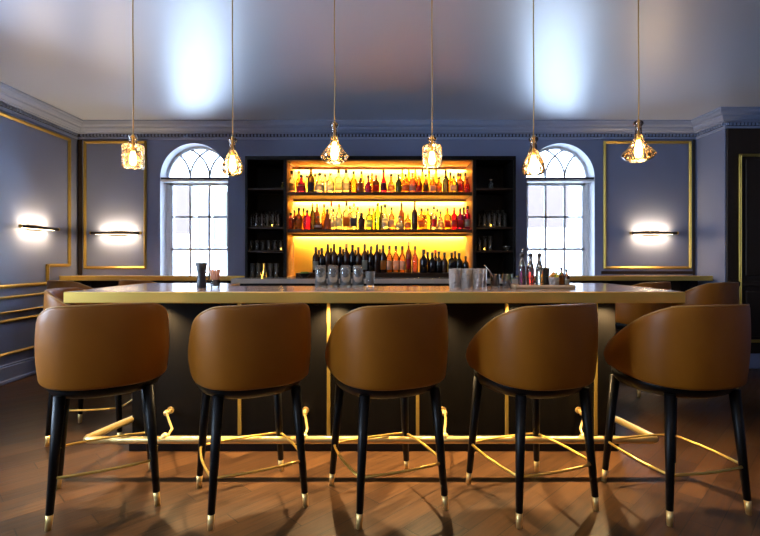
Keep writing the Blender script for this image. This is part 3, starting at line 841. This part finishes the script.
A = [ # x, y of the top, width px, shape, colour, cap, label
 (291.8,171,6.4,'round','clear','dark','cream'),(301.4,175,9.4,'bell','magenta','dark','cream'),(310.9,168,7,'wine','olive','copper','dark'),(319.8,173,10.2,'bell','white','dark','cream'),
 (330.2,173,8,'round','white','copper','cream'),(338.6,170,7.6,'square','clear','dark','cream'),(346.2,170,8,'round','clear','dark','cream'),(353.6,171,7,'round','orange','dark',None),
 (360.6,178,7.4,'square','brown','dark',None),(368.2,175,7.6,'flask','purple','dark',None),(376.1,175,7.2,'round','brown','red','red'),(383.6,170,7.2,'bell','crimson','dark','dark'),
 (391.2,174,8,'bell','orange','dark','cream'),(398.6,174,6.6,'round','dark green','dark',None),(405.6,174,7,'square','amber','dark','orange'),(412.4,173,7,'round','coral','copper','cream'),
 (419.1,176,6.6,'round','orange','dark','red'),(426,174,7,'bell','amber','dark','dark'),(432.8,176,6.6,'square','orange','copper','cream'),(439.2,177,6.2,'round','amber','dark','orange'),
 (445.9,170,6,'wine','olive','dark',None),(453.2,176,7.4,'square','yellow','dark','cream'),(460.6,173,7,'round','coral','dark','red'),(467.2,176,6.4,'bell','red','copper',None)]
row(A, S1, 5.60, 'front row of top shelf', 'liquor bottles in front on the top shelf')
B = [(299,171,6,'round','yellow','copper',None),(307,175,6,'round','clear','dark',None),(315,174,6,'round','clear','dark',None),(325,174,6,'round','white','dark',None),(361.5,171,6,'round','yellow','dark',None),(372,173,6,'round','amber','dark',None),
 (402.3,169,5.6,'round','yellow','copper',None),(408.8,169,5.6,'round','yellow','copper',None),(415.4,169,5.8,'round','amber','copper',None),(422.4,169,5.8,'round','yellow','dark',None),
 (428.9,170,5.6,'round','yellow','red',None),(436,170,6,'round','yellow','dark',None),(450.5,172,5.6,'round','amber','dark',None),(458,173,5.6,'round','yellow','dark',None),(465,173,5.6,'round','amber','dark',None)]
row(B, S1, 5.72, 'back row of top shelf', 'liquor bottles behind on the top shelf')
D = [(290.8,213,6.6,'square','coral','dark',None),(298.9,207.5,7.2,'round','brown','dark','orange'),(307.3,210,7.8,'square','magenta','dark',None),(312.6,203,5.0,'wine','olive','copper',None),(318.2,216,9.4,'flask','brown','dark','cream'),
 (327.3,209,8.4,'bell','brown','dark',None),(333.4,209,6.4,'round','clear','dark','cream'),(339,204,7,'round','white','copper','cream'),(346.4,202,7,'square','white','dark','orange'),(353.8,203,7.2,'square','clear','copper','dark'),
 (361.6,213,7,'square','dark','dark',None),(369.4,208,7,'square','green','red','cream'),(377.6,203,6.4,'wine','green','dark',None),(385,204,8,'bell','white','dark','cream'),(391.7,207,6,'round','peach','dark','cream'),
 (399.4,216,9,'bell','clear','dark','cream'),(407.8,213,6.4,'round','orange','copper','orange'),(414.6,202,5.6,'wine','dark','dark',None),(421.2,208,6.6,'square','orange','dark','orange'),(427.8,208,6.4,'square','yellow','dark',None),
 (434,206,6.4,'round','white','dark','red'),(440.6,211,6.8,'bell','peach','dark','cream'),(447.4,208,6.8,'square','orange','red','red'),(454.2,207,5.8,'square','crimson','copper','red'),(460.2,208,6,'square','purple','dark','red'),(467.4,206,6.8,'round','magenta','dark','cream')]
row(D, S2, 5.60, 'front row of lower shelf', 'liquor bottles in front on the lower shelf')
E = [(294.5,210,5.6,'round','brown','dark',None),(303.5,208,5.6,'round','amber','dark',None),(317,203.5,6,'wine','brown','copper',None),(324,204,5.6,'round','amber','dark',None),(331.2,202,5.8,'round','clear','red',None),(350,206,5.6,'round','clear','dark',None),(358,207,5.6,'round','clear','red',None),
 (373.6,208,5.4,'round','yellow','red',None),(381.4,205,5.4,'round','olive','dark',None),(401.6,202.5,5.8,'wine','brown','dark',None),(424.4,209,5.6,'round','yellow','copper',None),(437.2,209,5.6,'round','clear','dark',None),(463.8,207,5.6,'wine','brown','dark',None)]
row(E, S2, 5.72, 'back row of lower shelf', 'liquor bottles behind on the lower shelf')
G = [(x, yt, 6.6, 'wine', c, cp_, lb) for x, yt, c, cp_, lb in (
 (315.9,247,'dark','dark','cream'),(321.8,248,'black','dark',None),(327.9,244,'dark','dark',None),(334.1,243.5,'dark','dark',None),(340.2,246.5,'black','dark',None),(346.4,243.5,'dark','copper',None),(352.5,244.5,'black','dark',None),(358.4,247,'dark','dark',None),
 (364.7,244,'dark','dark','cream'),(370.9,246,'black','dark',None),(377,244,'dark','dark',None),(383.1,245,'dark','dark','orange'))]
G += [(389.4,245.5,6.6,'round','amber','dark','cream'),(395.9,245.5,7,'round','orange','dark','cream'),(402.3,246,6.6,'round','amber','dark','cream'),(408.6,241,5.6,'wine','brown','copper','red'),(415,246,5.8,'round','coral','dark',None)]
G += [(423.6,249.5,8,'round','black','dark',None),(432.2,252.5,7,'round','black','dark',None),(438.9,251.5,6.6,'round','black','dark',None),(444.6,252.5,6.4,'round','dark','dark',None),(451.6,252.5,7.2,'square','black','dark',None),(459,253,7,'round','black','dark',None),(465.6,256,6,'round','black','dark',None)]
row(G, LDG, 5.58, 'front row at niche foot', 'dark bottles at the foot of the niche')
K = [(319,250,5.8,'wine','black','dark',None),(331,248,5.8,'wine','dark','dark',None),(343.3,249,5.8,'wine','black','dark',None),(355.5,250,5.8,'wine','dark','dark',None),(367.8,250,5.8,'wine','black','dark',None),(380,249,5.8,'wine','dark','dark',None),(427.6,252,5.8,'round','black','dark',None),(435.4,250,5.6,'round','dark','red',None),(455.3,251,5.6,'round','dark','dark',None)]
row(K, LDG, 5.70, 'back row at niche foot', 'dark bottles behind at the foot of the niche')

# glassware in the side bays
gp = {}
def tumbler_mesh(r0, r1, h, wall=.003):
    return [(r0*.3, 0), (r0*.95, 0), (r0, .003), (r1, h), (r1-wall, h), (r0-wall, .012), (r0*.3, .012)]
def glassware(name, x, y, z, r0, r1, h, mat, label, cat, group, flip=False, seg=16):
    k = (name, r0, r1, h, mat.name)
    if k not in gp:
        gp[k] = MB().lathe(tumbler_mesh(r0, r1, h), seg, cap=False).build(name, mat); o = gp[k]
    else:
        o = gp[k].copy(); C.objects.link(o)
    o.location = (x, y, z+(h if flip else 0)); o.rotation_euler = (PI if flip else 0, 0, 0)
    tag(o, label, cat, group); return o
def bayrow(side, xs, z, Y, h, r, where):
    for i, x in enumerate(xs):
        glassware('tumbler', (x-380)*Y/F, Y, z, r*.82, r, h, DIM, 'dim tumbler %s, %s from left' % (where, ORD[i+1]), 'glass', 'glasses in the dark %s bay' % side)
bayrow('left', [251, 256.5, 262, 267.5, 273, 278.5], 1.605, 5.56, .155, .027, 'on the middle shelf of the dark left bay, front row')
bayrow('left', [253.5, 259, 264.5, 270, 275.5], 1.605, 5.70, .20, .026, 'on the middle shelf of the dark left bay, back row')
bayrow('left', [251, 257, 263, 269, 275, 281], 1.335, 5.56, .12, .028, 'on the lower shelf of the dark left bay')
bayrow('left', [252.5, 258.5, 264.5, 270.5, 276.5], ZCNT, 5.50, .16, .030, 'on the counter in the dark left bay')
bayrow('right', [479, 484.2, 489.4, 494.6, 499.8, 505], 1.605, 5.56, .16, .027, 'on the middle shelf of the dark right bay, front row')
bayrow('right', [482, 487.2, 492.4, 497.6, 503], 1.605, 5.70, .21, .026, 'on the middle shelf of the dark right bay, back row')
bayrow('right', [479.5, 485, 490.5], 1.335, 5.56, .17, .026, 'on the lower shelf of the dark right bay')
o = MB().lathe([(.02, 0), (.03, .006), (.012, .012), (.045, .03), (.055, .055), (.05, .055), (.04, .035), (.01, .02)], 18, cap=False).build('dish', DIM, None, ((507-380)*5.56/F, 5.56, 1.335)); tag(o, 'small glass dish on the lower shelf of the dark right bay', 'dish')
bottle('decanter', (491-380)*5.56/F, 5.56, 2.05, .11, .028, 'round', 'clear', 'cork', None, 'small clear decanter alone on the top shelf of the dark right bay', 'decanters in the dark bays')
bottle('decanter', (282.5-380)*5.56/F, 5.56, 2.05, .075, .018, 'round', 'yellow', 'cork', None, 'small pale decanter alone on the top shelf of the dark left bay', 'decanters in the dark bays')
for x, z, lab in ((272, 1.605, 'small amber tea light among the glasses on the middle shelf of the left bay'), (281, 1.335, 'small amber tea light at the right end of the lower shelf of the left bay'), (262, ZCNT, 'small amber tea light on the counter in the left bay'), (491, 1.605, 'small amber tea light on the middle shelf of the right bay'), (484.5, 1.335, 'small amber tea light on the lower shelf of the right bay')):
    t = thing('tea_light', lab, 'candle', ((x-380)*5.49/F, 5.495, z), 0, 'tea lights in the dark bays')
    MB().lathe([(.012, 0), (.015, .002), (.015, .012), (.012, .012), (.012, .006), (.001, .006)], 14, cap=False).build('cup', CLEAR, t)
    MB().lathe([(.001, .006), (.006, .009), (.007, .016), (.003, .026), (.0005, .032)], 10).build('flame', TEA, t)
    light('POINT', 'flame_light', (0, 0, .03), .12, (1, .55, .12), .01, t)

# bowl of dark fruit on back counter
t = thing('fruit_bowl', 'small dark bowl of limes on the back counter left of the wine bottles', 'bowl', ((304.5-380)*5.36/F, 5.36, ZCNT))
MB().lathe([(.02, 0), (.03, .004), (.07, .04), (.075, .05), (.07, .05), (.028, .012), (.001, .010)], 20, cap=False).build('bowl', BLACK, t)
for i, (dx, dy) in enumerate(((-.028, 0), (.028, .005), (0, -.03), (.002, .033))):
    o = MB().sphere((0,0,0), .022, sc=(1.15, 1, 1)).build('lime', MINT, None, (t.location.x+dx, 5.36+dy, ZCNT+.045)); tag(o, 'dark green lime in the small dark bowl on the back counter', 'lime', 'limes in the dark bowl')

# ------------------------------------------------------------------ things on the bar
def wx(x, Y): return (x-380)*Y/F
G_ = 'upturned tumblers on the bar'
gY = 3.02
names = ['leftmost', 'second from left', 'third from left', 'rightmost']
for i, x in enumerate((320.8, 333.2, 345.6, 358.0)):
    t = thing('tumbler', 'tall upturned glass tumbler, %s of the four in a row on the bar' % names[i], 'glass', (wx(x, gY), gY, ZT), 0, G_)
    b = MB(); h = .138
    b.lathe([(.036, .0), (.033, .001), (.0285, h*.75), (.0265, h-.012), (.022, h-.006), (.001, h-.006)], 28, cap=False)
    b.build('inner_wall', TUMB, t)
    b = MB(); b.lathe([(.036, 0), (.0375, .002), (.032, h*.75), (.0300, h-.006), (.026, h), (.001, h)], 28, cap=False); b.build('outer_wall', TUMB, t)
t = glassware('shot_glass', wx(370.3, gY), gY, ZT, .024, .031, .098, TUMB, 'short clear glass right of the four upturned tumblers', 'glass', None)
cr = [(454.5, 2.86), (466.3, 2.86), (478.0, 2.86), (458, 2.97), (469.5, 2.97), (481.5, 2.97)]
lb = ['front left', 'front middle', 'front right', 'rear left', 'rear middle', 'rear right']
for i, (x, Y) in enumerate(cr):
    k = 'crystal'
    if k not in gp:
        o = MB().lathe(tumbler_mesh(.030, .0345, .118, .004), 12, cap=False).build('crystal_tumbler', CUT); gp[k] = o
    else: o = gp[k].copy(); C.objects.link(o)
    o.location = (wx(x, Y), Y, ZT); tag(o, 'cut crystal tumbler on the bar, %s one of the tight cluster of six' % lb[i], 'glass', 'cut crystal tumblers on the bar')
# jars with tongs and garnish
def jar(x, Y, r, h, label):
    t = thing('garnish_jar', label, 'jar', (wx(x, Y), Y, ZT), 0, 'garnish jars on the bar')
    MB().lathe(tumbler_mesh(r*.9, r, h, .003), 18, cap=False).build('jar_body', CLEAR, t); return t
j = jar(495, 2.92, .029, .085, 'small glass jar of orange slices with steel tongs beside the crystal tumblers')
j2 = jar(507, 2.92, .030, .085, 'small glass jar of lemon and mint left of the wooden tray')
def loose(name, mesh, mat, label, cat, group=None, loc=None):
    o = mesh.build(name, mat, None, loc); tag(o, label, cat, group); return o
for i, (dz, a) in enumerate(((.028, .3), (.046, -.4), (.064, .2))):
    m_ = Matrix.Translation((wx(495, 2.92), 2.92, ZT+dz)) @ Matrix.Rotation(a, 4, 'Y') @ Matrix.Rotation(.25, 4, 'X')
    loose('orange_slice', MB().lathe([(.019, -.004), (.0205, 0), (.019, .004)], 18, m_), ORANGE, ['lowest', 'middle', 'uppermost'][i]+' orange slice stacked in the jar with steel tongs', 'orange slice', 'orange slices in the jar')
for i, (dx, dz) in enumerate(((-.008, .033), (.010, .042), (-.002, .066))):
    loose('lemon_wedge', MB().sphere((wx(507, 2.92)+dx, 2.92, ZT+dz), .014, sc=(1.1, .8, .9)), LEMON, ['lower left', 'lower right', 'uppermost'][i]+' lemon wedge in the jar left of the tray', 'lemon wedge', 'lemon wedges in the jar')
tg = MB()
for s in (-1, 1): tg.tube([(wx(484.5, 2.90), 2.90+s*.002, ZT+.140), (wx(490, 2.90), 2.90+s*.008, ZT+.10), (wx(496.5, 2.92), 2.915+s*.004, ZT+.022)], .0028, 8)
loose('tongs', tg, STEEL, 'steel tongs leaning in the jar of orange slices', 'tongs')
def leafy(cx, cy, cz, n, sp, r=.011):
    b = MB()
    for i in range(n):
        a = random.uniform(0, 2*PI); e = random.uniform(.2, 1.3)
        d = Vector((cos(a)*cos(e), sin(a)*cos(e), sin(e))); p = Vector((cx, cy, cz))
        u = d.cross(Vector((0,0,1))).normalized()*r*.55; q = p+d*sp
        k = d*r; w = d.cross(u).normalized()*.0008
        b.tube([p, q-k*.6], .0008, 5)
        b.add([q-k-w, q-u-w, q+k-w, q+u-w, q-k+w, q-u+w, q+k+w, q+u+w], [(0,1,2,3),(7,6,5,4),(0,4,5,1),(1,5,6,2),(2,6,7,3),(3,7,4,0)])
    return b
loose('mint_sprig', leafy(wx(507, 2.92)+.012, 2.915, ZT+.035, 12, .042, .009), MINT, 'sprig of mint in the lemon jar left of the tray', 'mint')
# tray and what stands on it
TY = 2.90
o = MB(); tx0, tx1 = wx(512, TY), wx(571, TY)
o.box((tx0, TY-.075, ZT), (tx1, TY+.085, ZT+.012), .003)
for a, c in (((tx0, TY-.075, ZT), (tx1, TY-.067, ZT+.024)), ((tx0, TY+.077, ZT), (tx1, TY+.085, ZT+.024)), ((tx0, TY-.075, ZT), (tx0+.008, TY+.085, ZT+.024)), ((tx1-.008, TY-.075, ZT), (tx1, TY+.085, ZT+.024))): o.box(a, c, .002)
loose('serving_tray', o, WOODT, 'pale wooden tray holding pourer bottles and garnish on the bar', 'tray')
ZTR = ZT+.0125
def pourer(x, colr, label, h=.180, r=.0225, cap='dark'):
    X_ = wx(x, TY); o = thing('pourer_bottle', label, 'bottle', (X_, TY, ZTR), 0, 'pourer bottles on the wooden tray')
    MB().lathe([(r*.8, 0), (r, .004), (r, h*.55), (r*.85, h*.68), (r*.5, h*.84), (r*.45, h), (r*.40, h)], 20, cap=False).build('glass_body', TUMB, o)
    MB().lathe([(r*.8, .003), (r*.93, .006), (r*.93, h*.54), (r*.80, h*.66), (.001, h*.66)], 20).build('syrup', bottle_mat(*COL[colr]), o)
    MB().lathe([(r*.42, h*.985), (r*.62, h), (r*.60, h+.016), (r*.3, h+.020)], 14).build('stopper', CAPD, o)
    MB().tube([(0,0,h+.018), (.002,0,h+.035), (.008,0,h+.052)], .0028, 8, taper=[.0035, .003, .002]).build('pour_spout', STEEL, o)
    return o
pourer(522, 'purple', 'pourer bottle of dark red syrup at the left end of the wooden tray')
pourer(530.6, 'red', 'pourer bottle of bright orange-red juice on the wooden tray')
pourer(539.3, 'clear', 'pourer bottle of clear liquid on the wooden tray')
t = thing('black_cup', 'small black flared cup at the back of the wooden tray', 'cup', (wx(546, TY+.045), TY+.045, ZTR))
MB().lathe([(.018, 0), (.019, .003), (.017, .05), (.026, .112), (.023, .112), (.014, .05), (.001, .045)], 20, cap=False).build('cup_body', CHARC, t)
t = thing('garnish_glass', 'clear glass holding orange wedges and greens on the wooden tray', 'glass', (wx(554, TY-.02), TY-.02, ZTR))
MB().lathe(tumbler_mesh(.026, .031, .055, .003), 20, cap=False).build('glass_body', CUT, t)
for i, (dx, dy, dz) in enumerate(((-.012, -.004, .066), (.014, -.004, .062), (.001, .010, .075))):
    loose('orange_wedge', MB().sphere((wx(554, TY-.02)+dx, TY-.02+dy, ZTR+dz), .015, sc=(1, .7, .8)), [ORANGE, LEMON, ORANGE][i], ['orange wedge at the left rim of the garnish glass', 'yellow lemon wedge at the right rim of the garnish glass', 'orange wedge on top of the garnish glass'][i], 'citrus wedge', 'citrus wedges in the garnish glass')
loose('mint_sprig', leafy(wx(555, TY-.02), TY-.022, ZTR+.045, 14, .045, .010), MINT, 'green leaves sticking out of the garnish glass on the tray', 'mint')
bottle('bitters_bottle', wx(561.2, TY+.02), TY+.02, ZTR, .115, .020, 'round', 'brown', 'dark', 'orange', 'brown bitters bottle on the tray behind the rightmost bottle', 'bitters bottles on the tray')
bottle('bitters_bottle', wx(566.8, TY-.03), TY-.03, ZTR, .105, .017, 'round', 'brown', 'dark', 'cream', 'small brown bitters bottle with pale label at the right end of the tray', 'bitters bottles on the tray')
# left: black cup of straws, glass of stirrers
LYc = 2.93
t = thing('straw_cup', 'tall black waisted cup at the left of the bar top', 'cup', (wx(201.5, LYc), LYc, ZT))
MB().lathe([(.026, 0), (.030, .004), (.028, .03), (.024, .075), (.028, .11), (.036, .155), (.033, .155), (.022, .08), (.001, .075)], 24, cap=False).build('cup_body', CHARC, t)
MB().tube([(.030, 0, .045), (.046, 0, .05), (.048, 0, .085), (.026, 0, .095)], .004, 8).build('handle', CHARC, t)
t = thing('stirrer_glass', 'clear glass beside the black cup, standing left on the bar', 'glass', (wx(215.3, LYc), LYc, ZT))
MB().lathe(tumbler_mesh(.026, .030, .05, .003), 20, cap=False).build('glass_body', CLEAR, t)
for i in range(12):
    a = 2*PI*i/12+.2; r0, r1 = .011+.006*(i%2), .018+.012*((i*5)%3)/2
    o = MB().tube([(wx(215.3, LYc)+cos(a)*r0, LYc+sin(a)*r0, ZT+.013), (wx(215.3, LYc)+cos(a)*r1, LYc+sin(a)*r1, ZT+.115)], .0042, 6)
    loose('wooden_stirrer', o, STICK, 'brown wooden stirrer in the bundle standing in the glass beside the black cup', 'stirrer', 'wooden stirrers in the glass')

# ------------------------------------------------------------------ unseen lamps added behind the camera as warm fill on the stool backs
for i, (x, y) in enumerate(((-1.6, -.6), (1.6, -.6), (-1.6, -2.0), (1.6, -2.0))):
    t = thing('fill_lamp', 'added shallow brass fill lamp with warm diffuser, unseen behind the viewer', 'ceiling lamp', (x, y, ZC), 0, 'added fill lamps behind the viewer')
    MB().lathe([(.20, -.06), (.21, -.05), (.21, 0)], 28, cap=False).build('rim', BRASS, t)
    MB().lathe([(.001, -.062), (.12, -.06), (.20, -.05)], 28, cap=False).build('diffuser', LED2, t)
    light('AREA', 'fill_lamp_light', (0, 0, -.07), 4.0, (1, .60, .26), .36, t)

# ------------------------------------------------------------------ sky
w = bpy.data.worlds.new('sky'); bpy.context.scene.world = w; w.use_nodes = True
nt = w.node_tree; bg = nt.nodes['Background']
bg.inputs[0].default_value = (.62, .79, 1.0, 1); bg.inputs[1].default_value = 29
s = bpy.context.scene
s.view_settings.view_transform = 'Standard'; s.view_settings.look = 'None'; s.view_settings.gamma = 1; s.view_settings.exposure = 0.3
s.view_settings.use_curve_mapping = False
s.cycles.use_denoising = True
s.cycles.max_bounces = 8; s.cycles.transparent_max_bounces = 24; s.cycles.sample_clamp_indirect = 6
s.cycles.caustics_reflective = False; s.cycles.caustics_refractive = False
